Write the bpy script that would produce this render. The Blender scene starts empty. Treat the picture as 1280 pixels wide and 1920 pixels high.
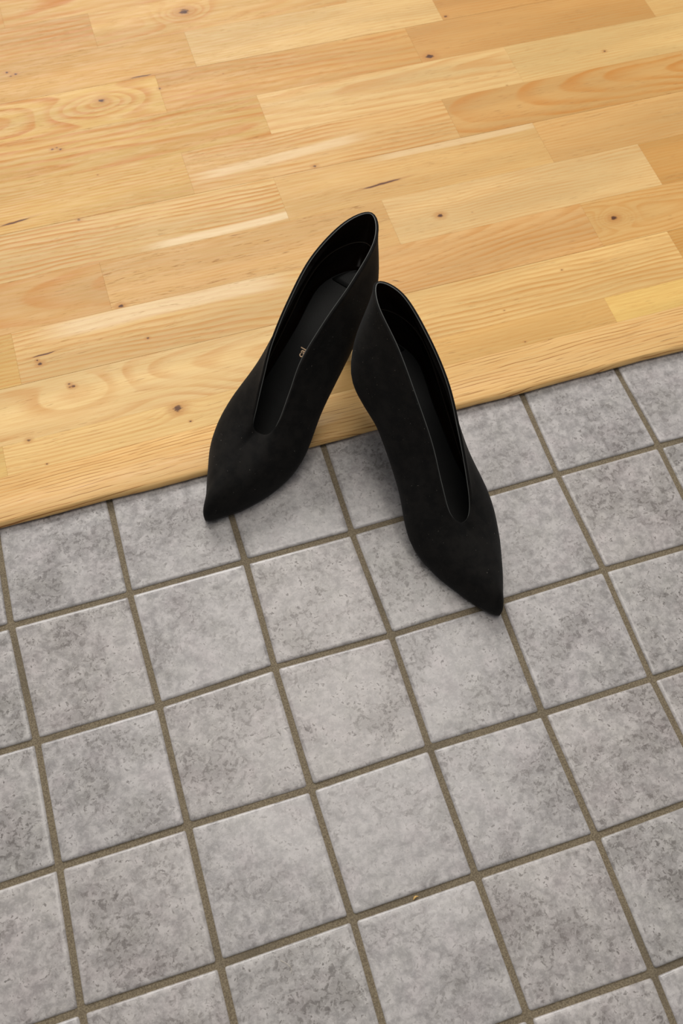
import bpy, bmesh, math, random
import numpy as np
from mathutils import Matrix, Vector

C = bpy.context.scene.collection
random.seed(7)

# ------------------------------------------------------------------ camera
FPX = 1762.62
CAM_POS = (0.160364, -0.317366, 0.759964)
CAM_R = ((0.952033, 0.26071789, -0.16018537),
         (-0.30414102, 0.86379136, -0.40169979),
         (0.03363642, 0.4311504, 0.90165288))
cd = bpy.data.cameras.new('camera')
cd.sensor_fit = 'VERTICAL'
cd.sensor_height = 36.0
cd.lens = FPX / 1920.0 * 36.0
cd.clip_start = 0.01
cd.dof.use_dof = True
cd.dof.focus_distance = 0.78
cd.dof.aperture_fstop = 10.0
cam = bpy.data.objects.new('camera', cd)
m = Matrix(CAM_R).to_4x4()
m.translation = CAM_POS
cam.matrix_world = m
C.objects.link(cam)
bpy.context.scene.camera = cam

# ------------------------------------------------------------------ world and lights
w = bpy.data.worlds.new('room_light')
bpy.context.scene.world = w
w.use_nodes = True
bg = w.node_tree.nodes['Background']
bg.inputs[0].default_value = (0.95, 0.97, 1.0, 1)
bg.inputs[1].default_value = 0.30


def area(name, loc, target, size, power, color):
    ld = bpy.data.lights.new(name, 'AREA')
    ld.shape = 'RECTANGLE'
    ld.size, ld.size_y = size
    ld.energy = power
    ld.color = color
    o = bpy.data.objects.new(name, ld)
    o.location = loc
    o.rotation_euler = (Vector(target) - Vector(loc)).to_track_quat('-Z', 'Y').to_euler()
    C.objects.link(o)
    return o


area('window_light', (0.25, 5.8, 4.7), (0.3, 0.1, 0), (4.0, 2.4), 445, (1.0, 0.985, 0.96))
area('ceiling_light', (0.45, 0.35, 2.5), (0.35, 0.1, 0), (1.2, 1.2), 25, (1.0, 0.95, 0.88))

vs = bpy.context.scene.view_settings
vs.view_transform = 'Standard'
vs.look = 'None'
vs.gamma = 1
vs.use_curve_mapping = False
vs.exposure = -0.10


# ------------------------------------------------------------------ helpers
def mesh_obj(name, verts, faces, mat, parent=None, smooth=True, kind=None):
    me = bpy.data.meshes.new(name)
    me.from_pydata([tuple(map(float, v)) for v in verts], [], faces)
    me.materials.append(mat)
    if smooth:
        me.polygons.foreach_set('use_smooth', [True] * len(me.polygons))
    me.update()
    o = bpy.data.objects.new(name, me)
    C.objects.link(o)
    if parent:
        o.parent = parent
    if kind:
        o['kind'] = kind
    return o


def fix_normals(o):
    bm = bmesh.new()
    bm.from_mesh(o.data)
    bmesh.ops.remove_doubles(bm, verts=bm.verts, dist=1e-6)
    bmesh.ops.recalc_face_normals(bm, faces=bm.faces)
    bm.to_mesh(o.data)
    bm.free()


def tag(o, label, cat, group=None):
    o['label'] = label
    o['category'] = cat
    if group:
        o['group'] = group


class NT:
    """tiny node DSL: every call returns an output socket"""

    def __init__(s, name):
        s.m = bpy.data.materials.new(name)
        s.m.use_nodes = True
        s.t = s.m.node_tree
        s.b = s.t.nodes['Principled BSDF']

    def n(s, typ, ins=(), out=0, **kw):
        nd = s.t.nodes.new(typ)
        for k, v in kw.items():
            setattr(nd, k, v)
        for k, v in (ins.items() if isinstance(ins, dict) else enumerate(ins)):
            if v is None:
                continue
            if isinstance(v, bpy.types.NodeSocket):
                s.t.links.new(v, nd.inputs[k])
            else:
                nd.inputs[k].default_value = v
        return nd.outputs[out]

    def ma(s, op, a, b=0.0, c=0.0, clamp=False):
        return s.n('ShaderNodeMath', (a, b, c), operation=op, use_clamp=clamp)

    def ramp(s, v, a, b, lo=0.0, hi=1.0, smooth=True):
        return s.n('ShaderNodeMapRange', {0: v, 1: a, 2: b, 3: lo, 4: hi},
                   interpolation_type='SMOOTHSTEP' if smooth else 'LINEAR')

    def noise(s, vec, scale, detail=3, rough=.5, dist=0.0):
        return s.n('ShaderNodeTexNoise', {'Vector': vec, 'Scale': scale, 'Detail': detail, 'Roughness': rough,
                                          'Distortion': dist})

    def mul(s, vec, k):
        return s.n('ShaderNodeVectorMath', (vec, k), operation='MULTIPLY')

    def add(s, vec, k):
        return s.n('ShaderNodeVectorMath', (vec, k), operation='ADD')

    def mix(s, f, a, b, mode='MIX'):
        nd = s.t.nodes.new('ShaderNodeMix')
        nd.data_type = 'RGBA'
        nd.blend_type = mode
        for i, v in ((0, f), (6, a), (7, b)):
            if isinstance(v, bpy.types.NodeSocket):
                s.t.links.new(v, nd.inputs[i])
            elif i == 0:
                nd.inputs[i].default_value = v
            else:
                nd.inputs[i].default_value = (*v, 1)
        return nd.outputs[2]

    def set(s, k, v):
        if isinstance(v, bpy.types.NodeSocket):
            s.t.links.new(v, s.b.inputs[k])
        else:
            s.b.inputs[k].default_value = v

    def bump(s, h, strength=1.0, dist=0.001):
        s.set('Normal', s.n('ShaderNodeBump', {'Strength': strength, 'Distance': dist, 'Height': h}))


def srgb(r, g, b):
    f = lambda c: (c / 255) / 12.92 if c <= 10 else ((c / 255 + .055) / 1.055) ** 2.4
    return (f(r), f(g), f(b))


# ------------------------------------------------------------------ wood material
def wood(name, tone=(226, 186, 124), dark=(196, 128, 52), yc=.12, zc=.05, tilt=.03, ring=.004, amt=.6, seed=0.0,
         knots=(), swells=(), pores=.5, plen=70.0, vein=0.0, band=(), crack=()):
    """knots: (x, y, radius, strength) in the plank's own coordinates; swells: (x, y, sx, sy, A)"""
    t = NT(name)
    co = t.n('ShaderNodeTexCoord', out=3)
    sp = t.t.nodes.new('ShaderNodeSeparateXYZ')
    t.t.links.new(co, sp.inputs[0])
    x, y = sp.outputs[0], sp.outputs[1]
    off = t.add(co, (seed * 3.17, seed * 7.31, seed * 1.93))
    w1 = t.noise(t.mul(off, (5, 16, 1)), 1.0, 2)
    w2 = t.noise(t.mul(off, (14, 60, 1)), 1.0, 2)
    warp = t.ma('ADD', t.ma('MULTIPLY', t.ma('SUBTRACT', w1, .5), .022),
                t.ma('MULTIPLY', t.ma('SUBTRACT', w2, .5), .005))
    yy = t.ma('ADD', t.ma('SUBTRACT', y, yc), warp)
    zz = t.ma('ADD', t.ma('MULTIPLY', x, tilt), zc)
    zz = t.ma('ADD', zz, t.ma('MULTIPLY', t.ma('SUBTRACT', t.noise(t.mul(off, (11, 11, 1)), 1.0, 1), .5), tilt * .08))
    r = t.ma('SQRT', t.ma('ADD', t.ma('MULTIPLY', yy, yy), t.ma('MULTIPLY', zz, zz)))
    for (kx, ky, sx, sy, A) in swells:
        dx = t.ma('DIVIDE', t.ma('SUBTRACT', x, kx), sx)
        dy = t.ma('DIVIDE', t.ma('SUBTRACT', y, ky), sy)
        g = t.ma('EXPONENT', t.ma('MULTIPLY', t.ma('ADD', t.ma('MULTIPLY', dx, dx), t.ma('MULTIPLY', dy, dy)), -1.0))
        r = t.ma('ADD', r, t.ma('MULTIPLY', g, A))
    ph = t.ma('FRACT', t.ma('DIVIDE', r, ring))
    # asymmetric ring: slow darkening, quick return
    rg = t.ma('MULTIPLY', t.ramp(ph, .25, .82), t.ramp(ph, 1.0, .86))
    fade = t.ramp(t.noise(t.mul(off, (9, 40, 1)), 1.0, 3), .30, .66, .25, 1.0)
    rg = t.ma('MULTIPLY', t.ma('MULTIPLY', rg, fade), min(1.0, amt * 1.2))
    base = tuple(v * f for v, f in zip(srgb(*tone), (.865, .87, .79)))
    dk = srgb(*dark)
    tonal = t.ramp(t.noise(t.mul(off, (3.5, 26, 1)), 1.0, 2), .3, .7)
    c = t.mix(tonal, tuple(v * .90 for v in base), tuple(min(1, v * 1.09) for v in base))
    c = t.mix(rg, c, dk)
    # fibres
    fib = t.noise(t.mul(off, (26, 850, 1)), 1.0, 3, .6)
    c = t.mix(t.ramp(fib, .35, .75, 0.0, .32), c, dk)
    for (bx_, by_, bl_, bw_, sl_, bs_) in band:      # pale sapwood running along an edge
        dx = t.ma('DIVIDE', t.ma('SUBTRACT', x, bx_), bl_)
        dy = t.ma('SUBTRACT', t.ma('SUBTRACT', y, by_), t.ma('MULTIPLY', t.ma('SUBTRACT', x, bx_), sl_))
        dy = t.ma('DIVIDE', t.ma('ADD', dy, t.ma('MULTIPLY', warp, .35)), bw_)
        q = t.ma('MULTIPLY', t.ramp(t.ma('ABSOLUTE', dx), 1.0, .6), t.ramp(t.ma('ABSOLUTE', dy), 1.0, .45, 0, bs_))
        c = t.mix(q, c, tuple(v * .92 for v in srgb(247, 220, 176)))
    # open pores: short dark dashes following the grain
    po = t.noise(t.mul(t.n('ShaderNodeVectorMath', (off, t.n('ShaderNodeCombineXYZ', (0.0, warp, 0.0))),
                           operation='ADD'), (plen, 1300, 1)), 1.0, 2, .5)
    pm = t.ma('MULTIPLY', t.ramp(po, .60, .72), t.ramp(t.noise(t.mul(off, (10, 90, 1)), 1.0, 2), .42, .62, .15, 1))
    pm = t.ma('MULTIPLY', pm, pores, clamp=True)
    c = t.mix(pm, c, srgb(150, 98, 48))
    if vein:        # thin dark lines along the year rings
        vl = t.ma('MULTIPLY', t.ramp(ph, .70, .80), t.ramp(ph, .92, .84))
        vl = t.ma('MULTIPLY', vl, t.ramp(t.noise(t.mul(off, (16, 260, 1)), 1.0, 3, .6), .44, .56, 0, vein))
        c = t.mix(vl, c, srgb(140, 88, 42))
    kn = t.noise(t.mul(off, (260, 420, 1)), 1.0, 3, .6)
    for (kx, ky, kr, ks) in knots:
        dx = t.ma('SUBTRACT', x, kx)
        dy = t.ma('MULTIPLY', t.ma('SUBTRACT', y, ky), 1.35)
        d = t.ma('SQRT', t.ma('ADD', t.ma('MULTIPLY', dx, dx), t.ma('MULTIPLY', dy, dy)))
        d = t.ma('ADD', t.ma('DIVIDE', d, kr * 1.12), t.ma('MULTIPLY', t.ma('SUBTRACT', kn, .5), 1.5))
        c = t.mix(t.ramp(d, 3.2, .6, 0, .65 * ks), c, srgb(186, 126, 66))
        c = t.mix(t.ramp(d, 1.0, .45, 0, .93 * ks), c, srgb(74, 40, 30))
    for (kx, ky, kl, kw, sl) in crack:      # dark checks lying along the grain
        dx = t.ma('SUBTRACT', x, kx)
        dy = t.ma('SUBTRACT', t.ma('SUBTRACT', y, ky), t.ma('MULTIPLY', dx, sl))
        dy = t.ma('ADD', dy, t.ma('MULTIPLY', t.ma('SUBTRACT', t.noise(t.mul(off, (60, 60, 1)), 1.0, 2), .5), .0035))
        q = t.ma('ADD', t.ma('POWER', t.ma('ABSOLUTE', t.ma('DIVIDE', dx, kl)), 2.0),
                 t.ma('POWER', t.ma('ABSOLUTE', t.ma('DIVIDE', dy, kw)), 2.0))
        c = t.mix(t.ramp(q, 4.5, .9, 0, .35), c, srgb(170, 110, 56))
        c = t.mix(t.ramp(q, 1.1, .5, 0, .9), c, srgb(84, 46, 36))
    t.set('Base Color', c)
    t.set('Roughness', t.ramp(t.noise(t.mul(off, (30, 300, 1)), 1.0, 2), .3, .7, .42, .56))
    t.set('Specular IOR Level', .22)
    h = t.ma('SUBTRACT', t.ma('MULTIPLY', fib, .25), t.ma('MULTIPLY', pm, .9))
    t.bump(h, .35, .0006)
    return t.m


# ------------------------------------------------------------------ tile, grout materials
def tile_mat(name, bright=1.0, dirt=1.0, hue=(0, 0, 0)):
    t = NT(name)
    co = t.n('ShaderNodeTexCoord', out=3)
    rnd = t.n('ShaderNodeObjectInfo', out=5)
    off = t.add(co, t.n('ShaderNodeVectorMath', (t.n('ShaderNodeCombineXYZ', (rnd, t.ma('MULTIPLY', rnd, 7.7), 0.0)),
                                                 (37.0, 37.0, 1.0)), operation='MULTIPLY'))
    dist = t.n('ShaderNodeTexNoise', {'Vector': off, 'Scale': 120.0, 'Detail': 2.0}, out=1)
    wv = t.add(off, t.mul(t.add(dist, (-.5, -.5, -.5)), (.006, .006, 0)))
    big = t.noise(off, 20.0, 5, .62)
    mid = t.noise(wv, 95.0, 5, .68)
    fine = t.noise(wv, 420.0, 4, .7)
    b = lambda *c: tuple(v * bright * .90 for v in srgb(*(c[i] + hue[i] for i in range(3))))
    c = t.mix(t.ramp(mid, .36, .62), b(154, 149, 147), b(188, 182, 179))
    c = t.mix(t.ramp(big, .44, .66, 0, .66 * dirt), c, b(143, 137, 134))
    # cloudy dark mottling, spotted through finer masks
    sp = t.ma('MULTIPLY', t.ramp(t.noise(t.add(wv, (1, 9, 0)), 190.0, 5, .66), .51, .57), t.ramp(big, .42, .60, .10, 1.0))
    c = t.mix(t.ma('MULTIPLY', sp, .80 * dirt), c, b(118, 112, 109))
    sp2 = t.ma('MULTIPLY', t.ramp(t.noise(t.add(wv, (3, 5, 0)), 360.0, 2, .5), .57, .62), t.ramp(mid, .48, .60, .06, 1))
    c = t.mix(t.ma('MULTIPLY', sp2, .72 * dirt), c, b(104, 98, 95))
    c = t.mix(t.ramp(fine, .50, .70, 0, .45), c, b(200, 195, 190))
    hn = t.noise(t.add(off, (5, 2, 0)), 34.0, 3, .5)
    c = t.mix(t.ramp(hn, .5, .68, 0, .35), c, t.mix(1.0, c, (1.03, .975, 1.0), 'MULTIPLY'))
    c = t.mix(t.ramp(hn, .5, .34, 0, .35), c, t.mix(1.0, c, (.985, 1.0, .96), 'MULTIPLY'))
    # thin glaze and bevel highlights painted into the colour, paler along the four edges
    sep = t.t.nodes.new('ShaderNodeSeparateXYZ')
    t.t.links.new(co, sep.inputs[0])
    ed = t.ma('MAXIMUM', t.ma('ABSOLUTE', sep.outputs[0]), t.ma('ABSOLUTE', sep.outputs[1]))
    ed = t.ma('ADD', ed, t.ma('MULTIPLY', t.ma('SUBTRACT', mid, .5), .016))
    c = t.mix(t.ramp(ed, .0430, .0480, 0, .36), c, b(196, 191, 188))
    t.set('Base Color', c)
    t.set('Roughness', t.ramp(mid, .3, .7, .26, .40))
    t.set('Specular IOR Level', .5)
    h = t.ma('ADD', t.ma('MULTIPLY', t.noise(off, 34.0, 2, .5), 1.0), t.ma('MULTIPLY', t.noise(off, 220.0, 3, .5), .10))
    t.bump(h, .5, .0018)
    return t.m


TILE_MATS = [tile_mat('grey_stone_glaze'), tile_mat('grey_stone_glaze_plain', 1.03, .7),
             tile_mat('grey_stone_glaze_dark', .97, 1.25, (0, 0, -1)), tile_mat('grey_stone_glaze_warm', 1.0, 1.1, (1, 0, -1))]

t = NT('sandy_grout')
co = t.n('ShaderNodeTexCoord', out=3)
g1 = t.noise(co, 900.0, 3, .7)
g2 = t.noise(co, 9.0, 3, .5)
c = t.mix(t.ramp(g1, .3, .72), srgb(94, 82, 65), srgb(136, 123, 100))
c = t.mix(t.ramp(g2, .52, .72, 0, .55), c, srgb(86, 77, 63))
c = t.mix(t.ramp(t.noise(co, 1500.0, 2, .5), .66, .72, 0, .7), c, srgb(60, 50, 38))
t.set('Base Color', c)
t.set('Roughness', .95)
t.bump(g1, .6, .0006)
GROUT = t.m

t = NT('dark_gap_filler')
t.set('Base Color', (*srgb(96, 66, 36), 1))
t.set('Roughness', .9)
GAP = t.m

# ------------------------------------------------------------------ tiled floor
PITCH = .1
JIT = {(0, 0): (-.0018, .0013), (1, 0): (-.0012, .0004), (2, 0): (.0008, .0002), (3, 0): (-.0016, -.0005),
       (5, 0): (-.0018, .001), (6, 0): (.0024, .0011), (0, 1): (.0018, -.0011), (1, 1): (.0008, -.0014),
       (2, 1): (-.0008, .0018), (3, 1): (.0006, -.0004), (5, 1): (-.0005, .0009), (0, 2): (.0016, .0009),
       (1, 2): (.0008, .0007), (2, 2): (-.0007, -.001), (3, 2): (-.0008, .0009), (4, 2): (-.0019, -.0005),
       (5, 2): (-.0029, -.0007), (0, 3): (-.0008, .0011), (1, 3): (0, 0), (2, 3): (.0011, 0),
       (3, 3): (.0004, -.0003), (4, 3): (.0002, -.0015), (3, 4): (.0017, .0004), (4, 4): (.0005, -.0023)}


def node(i, j):
    dx, dy = JIT.get((i, j), (0, 0))
    return Vector((i * PITCH + dx, -j * PITCH + dy, 0))


TX0, TX1, TY1 = -6, 13, 9
gv, gf = [], []
nx, ny = 20, 11
x0, x1, y0, y1 = TX0 * PITCH, TX1 * PITCH, -TY1 * PITCH, .100
bm = bmesh.new()
for a, b_, cz, d_ in ((x0, x1, -.03, -.0019),):
    vts = [bm.verts.new((xx, yy, zz)) for zz in (cz, d_) for yy in (y0, y1) for xx in (a, b_)]
    for f in ((0, 2, 3, 1), (4, 5, 7, 6), (0, 1, 5, 4), (2, 6, 7, 3), (0, 4, 6, 2), (1, 3, 7, 5)):
        bm.faces.new([vts[k] for k in f])
me = bpy.data.meshes.new('floor')
bm.to_mesh(me)
bm.free()
me.materials.append(GROUT)
tfloor = bpy.data.objects.new('floor', me)
C.objects.link(tfloor)
tfloor['kind'] = 'structure'
tfloor['label'] = 'lower floor of small square grey stone-look tiles with sandy grout'


def tile(p, name='tile'):
    """p: four corner Vectors (ccw), already inset to the tile's own edge"""
    cen = sum(p, Vector()) / 4
    vs_, fs = [], []
    rings = ((0.0, -.0060), (0.0, -.0016), (.0005, -.0008), (.0014, -.00025), (.0030, 0.0))
    tiltx, tilty = random.gauss(0, .0035), random.gauss(0, .0035)
    rc = random.uniform(.0010, .0019)
    for inset, z in rings:
        for k in range(4):
            q, pr, nx_ = p[k], p[(k - 1) % 4], p[(k + 1) % 4]
            e1, e2 = (pr - q).normalized(), (nx_ - q).normalized()
            q2 = q + (e1 + e2) * inset
            r_ = rc + inset * .4
            for f in (0, 1, 2):
                s = q2 + e1 * r_ * (1, .3, 0)[f] + e2 * r_ * (0, .3, 1)[f]
                zz = z + (s.x - cen.x) * tiltx + (s.y - cen.y) * tilty if z > -.005 else z
                vs_.append((s.x - cen.x, s.y - cen.y, zz))
    n = 12
    for r_ in range(len(rings) - 1):
        for k in range(n):
            a = r_ * n + k
            b2 = r_ * n + (k + 1) % n
            fs.append((a, b2, b2 + n, a + n))
    fs.append(tuple(range((len(rings) - 1) * n, len(rings) * n)))
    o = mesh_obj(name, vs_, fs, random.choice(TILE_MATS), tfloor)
    o.location = (cen.x, cen.y, 0)
    return o


GW = .0025
for i in range(TX0, TX1):
    for j in range(-1, TY1):
        p = [node(i, j + 1), node(i + 1, j + 1), node(i + 1, j), node(i, j)]
        q = []
        for k in range(4):
            e1 = (p[(k - 1) % 4] - p[k]).normalized()
            e2 = (p[(k + 1) % 4] - p[k]).normalized()
            g_ = GW + random.uniform(-.0003, .0003)
            q.append(p[k] + (e1 + e2) * g_)
        if j == -1:
            q[2].y = q[3].y = .1002
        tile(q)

# ------------------------------------------------------------------ parquet floor
ZW = .008
Y_NOSE0, Y_NOSE1 = .0905, .1375
YEND = .1375 + .0315 + .0610 * 22
PX0, PX1 = -.75, 1.75
bm = bmesh.new()
vts = [bm.verts.new((xx, yy, zz)) for zz in (-.03, .0012) for yy in (.1006, YEND) for xx in (PX0, PX1)]
for f in ((0, 2, 3, 1), (4, 5, 7, 6), (0, 1, 5, 4), (2, 6, 7, 3), (0, 4, 6, 2), (1, 3, 7, 5)):
    bm.faces.new([vts[k] for k in f])
me = bpy.data.meshes.new('floor')
bm.to_mesh(me)
bm.free()
me.materials.append(GAP)
wfloor = bpy.data.objects.new('floor', me)
C.objects.link(wfloor)
wfloor['kind'] = 'structure'
wfloor['label'] = 'raised parquet floor of golden oak strips'

# row boundaries (bottom, top) and joint offset (mod .3)
ROWS = [('j', .1375, .1690, .020), ('i', .1690, .2300, .121), ('h', .2300, .2910, .0475), ('g', .2910, .3530, .1455),
        ('f', .3530, .4150, .0445), ('e', .4150, .4765, .2590), ('d', .4765, .5385, .0600), ('c', .5385, .6000, .2585),
        ('b', .6000, .6600, .0070), ('a', .6600, .7210, .2060), ('z', .7210, .7830, .1100)]
y = .7830
k = 0
while y < YEND - .03:
    ROWS.append(('r%d' % k, y, y + .061, random.uniform(0, .3)))
    y += .061
    k += 1
BOARD = {'h': 1, 'e': 1, 'b': 1}      # rows whose lower edge is a joint between boards

LIGHT, MID, ORG, PALE, YEL = (228, 190, 132), (222, 180, 118), (212, 164, 100), (236, 202, 150), (230, 190, 118)
# (row, index of the strip: x from joint+.3*(n-1) to joint+.3*n) -> look.  positions in world metres
SPEC = {
    ('j', 0): dict(tone=(238, 198, 126), amt=.3, yc=.3), ('j', 1): dict(tone=(241, 202, 138), amt=.35, yc=.10, zc=.03, tilt=.05),
    ('j', 2): dict(tone=(234, 187, 120), amt=.2, yc=.4), ('j', 3): dict(tone=(241, 200, 124), amt=.15, yc=.4),
    ('i', 1): dict(tone=(242, 204, 145), amt=.4, yc=-.0, zc=.035, tilt=-.10, ring=.0075, seed=3.3),
    ('i', 2): dict(tone=(242, 200, 136), amt=.55, yc=-.12, zc=.01, ring=.006), ('i', 3): dict(tone=(222, 172, 104), amt=.55, yc=-.2, tilt=.02),
    ('h', 0): dict(tone=(228, 186, 114), amt=.5, yc=.2),
    ('h', 1): dict(tone=(231, 191, 131), amt=.5, yc=-.05, zc=.03, tilt=.09, ring=.005, band=[(.0, .021, .14, .012, 0, .6)]),
    ('h', 2): dict(tone=(228, 180, 122), amt=.5, yc=.03, zc=.022, tilt=.09, ring=.0045), ('h', 3): dict(tone=(224, 178, 116), amt=.4, yc=.0, zc=.02, tilt=.05),
    ('g', 0): dict(tone=(217, 170, 110), amt=.6, yc=.005, zc=.045, tilt=-.16, ring=.012), ('g', 1): dict(tone=(225, 180, 120), amt=.2, yc=.4, pores=.9),
    ('g', 2): dict(tone=(236, 198, 142), amt=.3, yc=.16), ('g', 3): dict(tone=(214, 163, 98), amt=.35, yc=.08, zc=.03),
    ('f', 1): dict(tone=(230, 192, 132), amt=.7, yc=-.25, ring=.0055, band=[(.09, -.024, .10, .007, .03, .7)]),
    ('f', 0): dict(tone=(230, 192, 132), amt=.6, yc=-.25, ring=.0055),
    ('f', 2): dict(tone=(229, 186, 124), amt=.22, yc=.3, band=[(.06, .027, .12, .006, 0, .4)]), ('f', 3): dict(tone=(224, 178, 118), amt=.25, yc=.16),
    ('e', 0): dict(tone=(224, 182, 112), amt=.45, yc=-.08, zc=.01, tilt=.02),
    ('e', 1): dict(tone=(227, 184, 124), amt=.6, yc=-.06, zc=.012, ring=.006, band=[(-.05, -.004, .11, .008, .06, .5)]),
    ('e', 2): dict(tone=(216, 168, 106), amt=.65, yc=.01, zc=.03, tilt=-.12, ring=.008), ('e', 3): dict(tone=(222, 176, 116), amt=.3, yc=.2),
    ('d', 0): dict(tone=(224, 180, 108), amt=.85, yc=-.05, zc=.01, ring=.009), ('d', 1): dict(tone=(224, 180, 108), amt=.9, yc=-.015, zc=.012, tilt=.05, ring=.0095),
    ('d', 2): dict(tone=(232, 193, 134), amt=.4, yc=.012, zc=.02, tilt=-.06, ring=.008), ('d', 3): dict(tone=(233, 195, 134), amt=.25, yc=.2),
    ('d', 4): dict(tone=(218, 172, 108), amt=.4, yc=.2),
    ('c', 0): dict(tone=(227, 184, 112), amt=.95, yc=.0, zc=.03, tilt=.02, ring=.0065), ('c', 1): dict(tone=(219, 171, 106), amt=.6, yc=-.06, zc=.01, ring=.009),
    ('c', 2): dict(tone=(217, 166, 102), amt=.3, yc=.3), ('c', 3): dict(tone=(226, 184, 122), amt=.2, yc=.3),
    ('b', 0): dict(tone=(220, 172, 102), amt=.4), ('b', 1): dict(tone=(221, 174, 106), amt=.3, yc=.3), ('b', 2): dict(tone=(232, 194, 134), amt=.25, yc=.2),
    ('b', 3): dict(tone=(212, 160, 96), amt=.3, yc=.3), ('b', 4): dict(tone=(224, 182, 118), amt=.3),
    ('a', 0): dict(tone=(216, 168, 102), amt=.7, yc=.1, ring=.008), ('a', 1): dict(tone=(227, 182, 116), amt=.5, yc=.0, zc=.03, tilt=.09, ring=.008), ('a', 2): dict(tone=(228, 188, 126), amt=.3, yc=.2),
    ('z', 0): dict(tone=(222, 176, 108), amt=.9, yc=.0, zc=.03, tilt=.08, ring=.008), ('z', 1): dict(tone=(222, 176, 108), amt=.85, yc=.0, zc=.03, tilt=.08, ring=.009),
}
SWELL = {('c', 0): [(.185, .570, .060, .020, .030)], ('i', 1): [(.10, .205, .05, .022, .02), (.183, .170, .05, .03, .015)],
         ('h', 3): [(.6775, .262, .02, .012, .02)], ('a', 1): [(.3131, .6942, .03, .014, .025)]}



def px_world(u, v, h=ZW):
    """floor point seen at a pixel of the 1280 x 1920 frame (used only to read knot positions)"""
    d = Vector(((u - 640) / FPX, (960 - v) / FPX, -1))
    d = Matrix(CAM_R) @ d
    s = (h - CAM_POS[2]) / d.z
    return CAM_POS[0] + d.x * s, CAM_POS[1] + d.y * s


KPX = [(345, 22, .0062, 1), (13, 136, .0020, 1), (29, 139, .0020, 1), (20, 143, .0013, .8), (190, 189, .0042, 1), (299, 166, .0017, .8),
       (98, 280, .0016, .9), (113, 280, .0018, 1), (106, 277, .0012, .7), (835, 31, .0020, .9), (805, 106, .0048, 1), (1133, 96, .0017, .8),
       (825, 404, .0032, 1), (590, 312, .0022, .8), (227, 574, .0030, .95), (75, 682, .0024, 1), (70, 676, .0012, 1), (137, 724, .0020, 1),
       (129, 720, .0014, .8), (131, 726, .0013, .7), (333, 766, .0045, .95), (357, 790, .0011, .9), (277, 634, .0015, .8),
       (54, 826, .0020, .8), (88, 870, .0009, .9), (1151, 409, .0038, 1), (148, 412, .0020, .7), (183, 328, .0008, .8), (945, 582, .0008, .7),
       (1053, 506, .0010, .7), (984, 641, .0011, .6), (950, 160, .0009, .6), (418, 138, .0008, .6), (885, 398, .001, .3)]
KNOTS = [(*px_world(u, v), r_, s_) for u, v, r_, s_ in KPX]
CRACKS = [(*px_world(716, 345), .024, .0014, .07), (*px_world(264, 143), .013, .0009, .02), (*px_world(82, 665), .012, .0008, .09),
          (*px_world(28, 417), .016, .0011, .12), (*px_world(742, 527), .0035, .0004, -.5)]

generic = [wood('oak_generic', tone=tn, amt=.4, yc=yc_, seed=50 + q_) for q_, (tn, yc_) in
           enumerate(((LIGHT, .2), (MID, -.1), (ORG, .15), (YEL, -.2)))]


def plank_mesh(w_, h_, z0, z1, bev=.00006):
    vts, fcs = [], []
    for (i_, z) in ((0, z0), (0, z1 - bev), (bev, z1)):
        for sx, sy in ((-1, -1), (1, -1), (1, 1), (-1, 1)):
            vts.append((sx * (w_ / 2 - i_), sy * (h_ / 2 - i_), z))
    for r_ in range(2):
        for q_ in range(4):
            a, b2 = r_ * 4 + q_, r_ * 4 + (q_ + 1) % 4
            fcs.append((a, b2, b2 + 4, a + 4))
    fcs.append((8, 9, 10, 11))
    fcs.append((3, 2, 1, 0))
    return vts, fcs


sd = 0
for (rn, ya, yb, jo) in ROWS:
    n = int((PX0 - jo) / .3) - 1
    while True:
        xa, xb = jo + .3 * (n - 1), jo + .3 * n
        n_ = n
        n += 1
        if xb <= PX0 + .02:
            continue
        if xa >= PX1 - .02:
            break
        xa, xb = max(xa, PX0), min(xb, PX1)
        if rn == 'i' and n_ == 0:        # here the photograph shows one long strip without a joint
            continue
        if rn == 'i' and n_ == 1:
            xa = jo - .3
        sd += 1
        cx, cy = (xa + xb) / 2, (ya + yb) / 2
        gap_lo = .00022 if rn in BOARD else .00002
        y_a, y_b = ya + gap_lo, yb - .00002
        kn = [(kx - cx, ky - cy, kr, ks) for kx, ky, kr, ks in KNOTS if xa - .004 < kx < xb + .004 and ya - .002 < ky < yb + .002]
        ck = [(kx - cx, ky - cy, a1, a2, a3) for kx, ky, a1, a2, a3 in CRACKS if xa < kx < xb and ya < ky < yb]
        sp = SPEC.get((rn, n_))
        vis = sp is not None or (kn and ya < .8) or ck
        if vis:
            kw = dict(sp or {})
            kw.setdefault('seed', sd * 1.37)
            sw = [(kx - cx, ky - cy, a1, a2, a3) for kx, ky, a1, a2, a3 in SWELL.get((rn, n_), [])]
            for (kx, ky, kr, ks) in kn:
                if kr > .0028:
                    sw.append((kx, ky, kr * 4.5, kr * 2.6, kr * 1.6))
            mt = wood('oak_strip', knots=kn, crack=ck, swells=sw, **kw)
        else:
            mt = random.choice(generic)
        v_, f_ = plank_mesh(xb - xa - .00006, y_b - y_a, .0014, ZW + random.uniform(-.00004, .00004))
        o = mesh_obj('plank', v_, f_, mt, wfloor, smooth=False)
        o.location = (cx, (y_a + y_b) / 2, 0)

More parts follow.
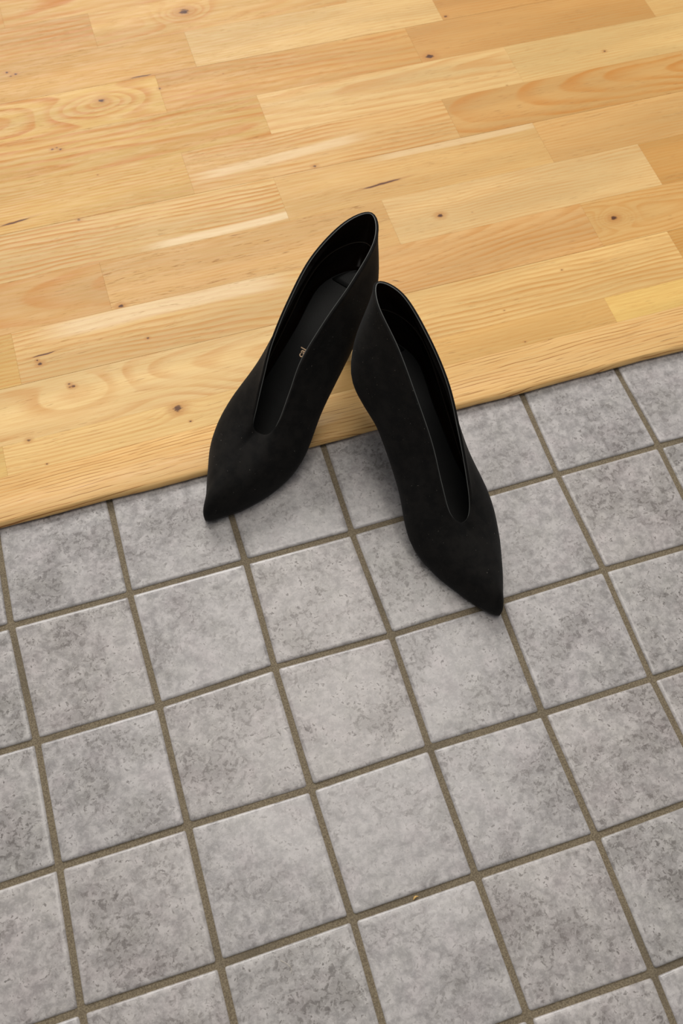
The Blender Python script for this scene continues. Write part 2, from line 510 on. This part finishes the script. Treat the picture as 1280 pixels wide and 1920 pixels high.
# ------------------------------------------------------------------ threshold strip with a rounded front edge
prof = [(.1010, .0006), (.0932, .0006), (.0918, .0012)]
for k in range(0, 9):
    a = math.pi + (-math.pi / 2) * k / 8
    prof.append((.0958 + .0052 * math.cos(a), .0030 + .0050 * math.sin(a)))
prof += [(.13746, ZW), (.13746, .0006)]
xs = np.arange(PX0, PX1 + .001, .008)
vts = []
cx, cy = .35, .115
for xx in xs:
    wob = .0005 * math.sin(xx * 23) + .0003 * math.sin(xx * 71 + 1) + random.uniform(-.00012, .00012)
    for k, (py, pz) in enumerate(prof):
        f = 1 if k < 9 else 0
        vts.append((xx - cx, py + (wob if 1 <= k <= 8 else 0) - cy, pz))
n = len(prof)
fcs = []
for a in range(len(xs) - 1):
    for k in range(n):
        k2 = (k + 1) % n
        fcs.append((a * n + k, a * n + k2, (a + 1) * n + k2, (a + 1) * n + k))
fcs.append(tuple(range(n)))
fcs.append(tuple((len(xs) - 1) * n + k for k in reversed(range(n))))
nose = mesh_obj('trim_1', vts, fcs, wood('oak_threshold', tone=(238, 194, 134), amt=.25, yc=.5, tilt=.002, pores=.7, plen=28.0, vein=.85, ring=.0036, seed=91.3), kind='structure')
nose.location = (cx, cy, 0)
fix_normals(nose)
nose['label'] = 'rounded oak edging strip along the step down to the tiles'

# ------------------------------------------------------------------ shoes
B0X = [.245, .232, .212, .185, .155, .115, .07, .025, .0]
FIT = dict(
    a=dict(bl=[0.0, 0.0120, 0.0236, 0.03352, 0.03828, 0.03163, 0.02951, 0.02311, 0.0], bm=[0.0, 0.00846, 0.02102, 0.03588, 0.03968, 0.02881, 0.02452, 0.02514, 0.0], bz=[0.006, 0.004, 0.003, 0.003, 0.00927, 0.03144, 0.05969, 0.07806, 0.088], tx=[0.16585, 0.16389, 0.15214, 0.13245, 0.1102, 0.07914, 0.04318, 0.00883, -0.0114], tl=[0.0, 0.01243, 0.01498, 0.01332, 0.01106, 0.01399, 0.01816, 0.01632, 0.0], tm=[0.0, 0.00526, 0.00903, 0.01394, 0.01883, 0.02185, 0.02225, 0.01311, 0.0], tz=[0.04285, 0.04756, 0.05692, 0.07603, 0.09692, 0.11848, 0.13808, 0.15288, 0.1546], bu=[0.5543, 0.25557, 0.07293]),
    b=dict(bl=[0.0, 0.01078, 0.02073, 0.0316, 0.0375, 0.0294, 0.02852, 0.03155, 0.0], bm=[0.0, 0.00857, 0.01886, 0.03003, 0.03516, 0.02682, 0.02407, 0.0254, 0.0], bz=[0.006, 0.004, 0.003, 0.003, 0.00873, 0.02898, 0.05835, 0.07677, 0.088], tx=[0.16917, 0.1677, 0.15815, 0.13892, 0.11259, 0.08055, 0.04606, 0.01144, -0.0072], tl=[0.0, 0.00526, 0.00893, 0.0083, 0.00649, 0.00735, 0.00772, 0.00937, 0.0], tm=[0.0, 0.00574, 0.01118, 0.01509, 0.01824, 0.02111, 0.01864, 0.01246, 0.0], tz=[0.0421, 0.04605, 0.05301, 0.07, 0.09409, 0.11959, 0.14105, 0.15642, 0.1572], bu=[0.46167, 0.18489, 0.08157]),
)
NU, NV = 73, 25


def cr(P, t):
    P = np.asarray(P, float)
    n = len(P) - 1
    x = np.clip(t, 0, 1) * n
    i = np.minimum(x.astype(int), n - 1)
    f = (x - i)[:, None]
    M = np.array([1, -1, 1.])
    Q = np.vstack([P[1] * M, P, P[-2] * M])
    a, b, c, d = Q[i], Q[i + 1], Q[i + 2], Q[i + 3]
    return .5 * ((2 * b) + (-a + c) * f + (2 * a - 5 * b + 4 * c - d) * f * f + (-a + 3 * b - 3 * c + d) * f ** 3)


def shoe_surface(S, mirror, tip):
    S = {k: np.array(v) for k, v in S.items()}
    bx = np.array(B0X)
    bx[0] += tip
    t = np.linspace(0, 1, NU)

    def half(side):
        wb = S['bl'] if side > 0 else S['bm']
        tw = S['tl'] if side > 0 else S['tm']
        return (cr(np.stack([bx, side * wb, S['bz']], 1), t), cr(np.stack([S['tx'], side * tw, S['tz']], 1), t ** 1.25))
    Ba, Ta = half(1)
    Bb, Tb = half(-1)
    B = np.vstack([Ba, Bb[-2:0:-1]])
    T = np.vstack([Ta, Tb[-2:0:-1]])
    n = len(B)
    tan = np.roll(B, -1, 0) - np.roll(B, 1, 0)
    out = np.stack([tan[:, 1], -tan[:, 0], 0 * tan[:, 0]], 1)
    out /= np.linalg.norm(out, axis=1)[:, None] + 1e-9
    out *= np.sign(np.sum(out * (B - np.array([.12, 0, 0])) * [1, 1, 0], 1).mean())
    u = 1 - np.abs(np.linspace(0, 2, n, endpoint=False) - 1)
    out[0] = [1, 0, 0]
    out[n // 2] = [-1, 0, 0]
    d = T - B
    h = np.abs(d[:, 2])
    toe = np.clip(1 - u / .62, 0, 1)[:, None]
    toe = toe * toe * (3 - 2 * toe)
    up = np.array([0, 0, 1.])
    k1, k2, k3 = S['bu']
    P1 = B + up * h[:, None] * (.34 + k1 * toe * .9) + out * h[:, None] * (k2 * .35 * toe + .10 * (1 - toe) + k3 * (1 - toe))
    ins = d.copy()
    ins[:, 2] = 0
    P2 = T - ins * (.42 * toe + .12 * (1 - toe)) - up * h[:, None] * (.33 * (1 - toe) + .16 * toe)
    v = np.linspace(0, 1, NV)[None, :, None]
    G = (1 - v) ** 3 * B[:, None] + 3 * (1 - v) ** 2 * v * P1[:, None] + 3 * (1 - v) * v * v * P2[:, None] + v ** 3 * T[:, None]
    du = np.roll(G, -1, 0) - np.roll(G, 1, 0)
    dv = np.gradient(G, axis=1)
    nn = np.cross(du, dv)
    nn /= np.linalg.norm(nn, axis=2)[..., None] + 1e-12
    if np.sum(nn[:, NV // 2] * (G[:, NV // 2] - np.array([.12, 0, .05])) * [0, 1, 0]) < 0:
        nn = -nn
    mm = np.array([1, mirror, 1.])
    return G * mm, nn * mm


def grid_faces(n, mv, close=True, base=0):
    f = []
    for i in range(n if close else n - 1):
        for j in range(mv - 1):
            a, b = i * mv + j, ((i + 1) % n) * mv + j
            f.append((base + a, base + b, base + b + 1, base + a + 1))
    return f


# materials
t = NT('black_suede')
co = t.n('ShaderNodeTexCoord', out=3)
nz = t.noise(co, 90.0, 4, .6)
c = t.mix(t.ramp(nz, .35, .65), srgb(13, 12, 11), srgb(23, 21, 19))
lint = t.ramp(t.noise(co, 620.0, 1, .5), .765, .80)
c = t.mix(t.ma('MULTIPLY', lint, .6), c, srgb(112, 106, 98))
t.set('Base Color', c)
t.set('Roughness', .85)
t.set('Specular IOR Level', .12)
t.set('Sheen Weight', .03)
t.set('Sheen Roughness', .5)
t.bump(t.noise(co, 1500.0, 2, .6), .25, .0004)
SUEDE = t.m


def plain(name, col, rough, spec=.5, nscale=0, bumpd=.0002):
    t = NT(name)
    co = t.n('ShaderNodeTexCoord', out=3)
    nz = t.noise(co, 60.0, 3, .5)
    c = t.mix(t.ramp(nz, .3, .7), tuple(v * .88 for v in srgb(*col)), tuple(v * 1.12 for v in srgb(*col)))
    t.set('Base Color', c)
    t.set('Roughness', rough)
    t.set('Specular IOR Level', spec)
    if nscale:
        t.bump(t.noise(co, nscale, 3, .5), .3, bumpd)
    return t.m


LINING = plain('black_leather_lining', (26, 17, 12), .16, .6, 60, .0006)
INSOLE = plain('charcoal_leather_insole', (24, 24, 23), .5, .25, 900)
BIND = plain('grey_cut_edge', (72, 72, 69), .45, .5)
SOLE = plain('black_rubber_sole', (16, 15, 15), .5, .5)
STITCH = plain('dark_brown_fold', (52, 42, 30), .5, .4)
GOLD = plain('gold_foil', (255, 216, 176), .35, .5)


def tube_loop(name, P, rad, mat, parent, seg=8, close=True):
    P = [Vector(map(float, p)) for p in P]
    n = len(P)
    vts, fcs = [], []
    for i in range(n):
        if close:
            tg = (P[(i + 1) % n] - P[i - 1]).normalized()
        else:
            tg = (P[min(i + 1, n - 1)] - P[max(i - 1, 0)]).normalized()
        ref = Vector((0, 0, 1)) if abs(tg.z) < .9 else Vector((1, 0, 0))
        a = tg.cross(ref).normalized()
        b = tg.cross(a)
        for k in range(seg):
            an = 2 * math.pi * k / seg
            vts.append(P[i] + (a * math.cos(an) + b * math.sin(an)) * rad)
    for i in range(n if close else n - 1):
        for k in range(seg):
            fcs.append((i * seg + k, i * seg + (k + 1) % seg, ((i + 1) % n) * seg + (k + 1) % seg, ((i + 1) % n) * seg + k))
    if not close:
        fcs.append(tuple(range(seg)))
        fcs.append(tuple((n - 1) * seg + k for k in reversed(range(seg))))
    o = mesh_obj(name, vts, fcs, mat, parent)
    fix_normals(o)
    return o


def make_shoe(key, pose, mirror, tip, label, lettering):
    root = bpy.data.objects.new('ankle_pump', None)
    root.empty_display_size = .03
    root.location = (pose[0], pose[1], 0)
    root.rotation_euler = (0, 0, pose[2])
    C.objects.link(root)
    tag(root, label, 'shoe', 'pair of black heels')
    G, N = shoe_surface(FIT[key], mirror, tip)
    n = len(G)
    v = np.linspace(0, 1, NV)[None, :, None]
    TH = .0023
    O = G + N * TH * np.clip(v * 2.5, 0, 1)
    # ---- upper: outer skin plus a rolled top edge ending on the topline
    T = G[:, -1]
    rim = []
    Od = O[:, -1] - T
    upv = np.gradient(G, axis=1)[:, -1]
    upv /= np.linalg.norm(upv, axis=1)[:, None] + 1e-9
    for a in (.25, .5, .75, 1.0):
        an = a * math.pi / 1.0
        rim.append(T + Od * (.5 + .5 * math.cos(an)) + upv * .0009 * math.sin(an))
    full = np.concatenate([O] + [r_[:, None] for r_ in rim], axis=1)
    mv = full.shape[1]
    up_o = mesh_obj('upper', full.reshape(-1, 3), grid_faces(n, mv), SUEDE, root)
    fix_normals(up_o)
    # ---- lining: inner skin, from the rim down to the insole
    I = G - N * .0005 * np.clip((1 - v) * 8, 0, 1)
    I[:, -1] = T
    I = I[:, 1:]
    lin = mesh_obj('lining', I.reshape(-1, 3), grid_faces(n, I.shape[1]), LINING, root)
    fix_normals(lin)
    lin['label'] = 'smooth black leather lining'
    # ---- cut edge of the topline, catching the light
    tb = tube_loop('topline_binding', T + upv * .0007, .00045, BIND, root)
    tb['label'] = 'thin lighter cut edge around the opening'
    # ---- insole spanning the sole outline, a little raised
    NH = n // 2
    A = G[:NH + 1, 0]
    Bq = np.vstack([G[0:1, 0], G[n - 1:NH - 1:-1, 0]])

    def deck(i0, i1, lift, inset, cols=9, sag=.0012):
        vt = []
        for i in range(i0, i1):
            c0 = (A[i] + Bq[i]) / 2
            w = (A[i] - Bq[i]) / 2
            L = max(np.linalg.norm(w), 1e-6)
            w = w * max(0, (L - inset)) / L
            for k in range(cols):
                s = -1 + 2 * k / (cols - 1)
                p = c0 + w * s
                p = p + np.array([0, 0, lift - sag * (1 - s * s)])
                vt.append(p)
        return vt, grid_faces(i1 - i0, cols, False)
    vt, fc = deck(1, NH, .0058, .0008)
    ins = mesh_obj('insole', vt, fc, INSOLE, root)
    fix_normals(ins)
    ins['label'] = 'charcoal leather insole'
    # padded heel sock, a thin raised piece at the back of the insole
    i0 = int(NH * .905)
    vt, fc = deck(i0, NH, .0076, .0030, 9, .0014)
    m_ = len(vt)
    vt2 = [p - np.array([0, 0, .0016]) for p in vt]
    fc2 = [tuple(m_ + q for q in reversed(f)) for f in fc]
    rows = NH - i0
    side = []
    loop = [k for k in range(9)] + [r_ * 9 + 8 for r_ in range(1, rows)] + [(rows - 1) * 9 + k for k in range(7, -1, -1)] + [r_ * 9 for r_ in range(rows - 2, 0, -1)]
    for a, b in zip(loop, loop[1:] + loop[:1]):
        side.append((a, b, b + m_, a + m_))
    hp = mesh_obj('heel_pad', vt + vt2, fc + fc2 + side, INSOLE, ins)
    fix_normals(hp)
    # fold where the lining meets the heel counter
    k0 = int(NH * .58)
    loopi = list(range(k0, 2 * NH - k0 + 1))
    cp = []
    for i in loopi:
        f = 1 - abs(i - NH) / (NH - k0)
        f = min(1, f * 1.25)
        jj = 2.0 + 9.0 * f * f * (3 - 2 * f)
        j0 = int(jj)
        cp.append(I[i, j0] * (1 - jj + j0) + I[i, j0 + 1] * (jj - j0) - N[i, j0] * .0002)
    tube_loop('counter_seam', cp, .00035, STITCH, lin, 6, False)
    # ---- outsole
    base = G[:, 0]
    cen = np.concatenate([(A + Bq) / 2])
    vt = []
    lv = ((.0002, 0.0, .0010), (.0005, 0.0, 0.0), (.0003, -.0018, 0.0), (-.0012, -.0028, 0.0))
    idx = list(range(NH + 1)) + list(range(NH - 1, 0, -1))
    for (o_, dz, dd) in lv:
        for i in range(n):
            c0 = cen[idx[i]]
            w = base[i] - c0
            L = np.linalg.norm(w)
            if L < 1e-5:
                dirv = np.array([1.0 if i == 0 else -1.0, 0, 0])
            else:
                dirv = w / L
            vt.append(base[i] + dirv * (o_ if L > .001 or o_ > 0 else 0) + np.array([0, 0, dz + dd]))
    fc = []
    for r_ in range(len(lv) - 1):
        for i in range(n):
            a, b = r_ * n + i, r_ * n + (i + 1) % n
            fc.append((a, b, b + n, a + n))
    o3 = (len(lv) - 1) * n
    for i in range(NH):
        a1, a2 = o3 + i, o3 + i + 1
        b1, b2 = o3 + (n - i) % n, o3 + (n - i - 1) % n
        if i == 0:
            fc.append((a1, a2, b2))
        elif i == NH - 1:
            fc.append((a1, a2, b1))
        else:
            fc.append((a1, a2, b2, b1))
    so = mesh_obj('outsole', vt, fc, SOLE, root)
    fix_normals(so)
    # ---- heel: from the seat under the back of the shoe tapering to a small top piece
    zs = [0, .08, .2, .4, .62, .82, .95]
    hv, hf = [], []
    seg = 20
    seat_i = int(NH * .84)
    ztop_front = float(cen[seat_i][2]) - .004
    ztop_back = float(cen[NH][2]) - .006
    zg = ZW + .0052
    xf = float(cen[seat_i][0])
    prof_ = [(0, .0015, .0400, .0225), (.09, .0028, .0385, .0215), (.2, .0050, .0362, .0175), (.34, .0080, .0342, .0135), (.52, .0110, .0322, .0105), (.75, .0140, .0300, .0082), (1, .0165, .0285, .0068)]
    for (q, xb_, xf_, hw) in prof_:
        for k in range(seg):
            an = 2 * math.pi * k / seg
            cxx = (xb_ + xf_) / 2
            rx = (xf_ - xb_) / 2
            px, py = cxx + rx * math.cos(an), hw * math.sin(an)
            zt = float(np.interp(px, cen[::-1, 0], cen[::-1, 2])) - .0020
            hv.append((px, py, zt + (zg - zt) * q))
    for r_ in range(len(prof_) - 1):
        for k in range(seg):
            a, b = r_ * seg + k, r_ * seg + (k + 1) % seg
            hf.append((a, b, b + seg, a + seg))
    hf.append(tuple(range(seg)))
    hf.append(tuple((len(prof_) - 1) * seg + k for k in range(seg)))
    he = mesh_obj('heel', hv, hf, SUEDE, root)
    fix_normals(he)
    tv, tf = [], []
    for z in (zg + .0002, ZW + .0001):
        for k in range(seg):
            an = 2 * math.pi * k / seg
            tv.append((.0225 + .0062 * math.cos(an), .0070 * math.sin(an), z))
    for k in range(seg):
        tf.append((k, (k + 1) % seg, (k + 1) % seg + seg, k + seg))
    tf.append(tuple(range(seg)))
    tf.append(tuple(range(seg, 2 * seg)))
    ht = mesh_obj('heel_tip', tv, tf, SOLE, he)
    fix_normals(ht)
    # ---- gold lettering printed on the insole
    if lettering:
        txt, lx, ly, sz, rot = lettering
        cu = bpy.data.curves.new('lettering', 'FONT')
        cu.body = txt
        cu.size = sz
        cu.extrude = .00004
        cu.offset = .00009
        tmp = bpy.data.objects.new('lettering', cu)
        C.objects.link(tmp)
        dg = bpy.context.evaluated_depsgraph_get()
        me_ = bpy.data.meshes.new_from_object(tmp.evaluated_get(dg))
        bpy.data.objects.remove(tmp)
        me_.name = 'lettering'
        me_.materials.clear()
        me_.materials.append(GOLD)
        lo = bpy.data.objects.new('lettering', me_)
        C.objects.link(lo)
        lo.parent = ins
        xs_ = cen[:, 0]
        zi = float(np.interp(lx, xs_[::-1], cen[::-1, 2])) + .0050
        sl = (np.interp(lx + .01, xs_[::-1], cen[::-1, 2]) - np.interp(lx - .01, xs_[::-1], cen[::-1, 2])) / .02
        lo.location = (lx, ly, zi)
        lo.rotation_euler = Matrix.Rotation(-math.atan(sl), 3, 'Y').to_euler()
        lo.rotation_euler = (Matrix.Rotation(-math.atan(sl), 3, 'Y') @ Matrix.Rotation(rot, 3, 'Z')).to_euler()
        lo['label'] = 'gold letters'
    return root


make_shoe('a', (.3673, .2026, -2.4510), 1, .0016,
          'black suede heeled shoe on the left, toe pointing down left, gold letters inside',
          ('cal', .0850, -.0056, .0082, math.pi))
make_shoe('b', (.3588, .1298, -1.4294), -1, 0.0,
          'black suede heeled shoe on the right, toe reaching lowest down the tiles', None)

# ------------------------------------------------------------------ little things lying on the tiles
t = NT('pale_fibre')
t.set('Base Color', (*srgb(206, 196, 178), 1))
t.set('Roughness', .6)
FIB = t.m
pts = []
for k in range(9):
    f = k / 8
    pts.append((.006 * math.sin(f * 2.2), -.0105 * f, .00045 + .0012 * math.sin(f * 3.1)))
hair = tube_loop('lint_thread', [Vector(p) for p in pts], .00014, FIB, None, 5, False)
hair.location = (.1425, -.3110, 0)
tag(hair, 'tiny pale curled thread of lint on a grey tile at the bottom', 'lint')
sv = []
for k in range(10):
    f = k / 9
    wv = .0011 * math.sin(math.pi * min(1, f * 1.05 + .05)) + .0002
    for a in range(5):
        an = 2 * math.pi * a / 5
        sv.append(((f - .5) * .0052, .0010 * math.sin(f * 3) + wv * math.cos(an) * .7, .0012 + wv * math.sin(an) * .5))
sf = []
for k in range(9):
    for a in range(5):
        sf.append((k * 5 + a, k * 5 + (a + 1) % 5, (k + 1) * 5 + (a + 1) % 5, (k + 1) * 5 + a))
sf.append((0, 1, 2, 3, 4))
sf.append((49, 48, 47, 46, 45))
t = NT('splinter_wood')
co = t.n('ShaderNodeTexCoord', out=3)
t.set('Base Color', t.mix(t.ramp(t.noise(co, 900.0, 2), .3, .7), srgb(214, 178, 110), srgb(186, 142, 78)))
t.set('Roughness', .6)
spl = mesh_obj('wood_crumb', sv, sf, t.m)
fix_normals(spl)
spl.location = (.2513, -.3013, -.0020)
spl.rotation_euler = (0, 0, .2)
tag(spl, 'tiny yellow wood crumb in the grout joint near the bottom', 'crumb')
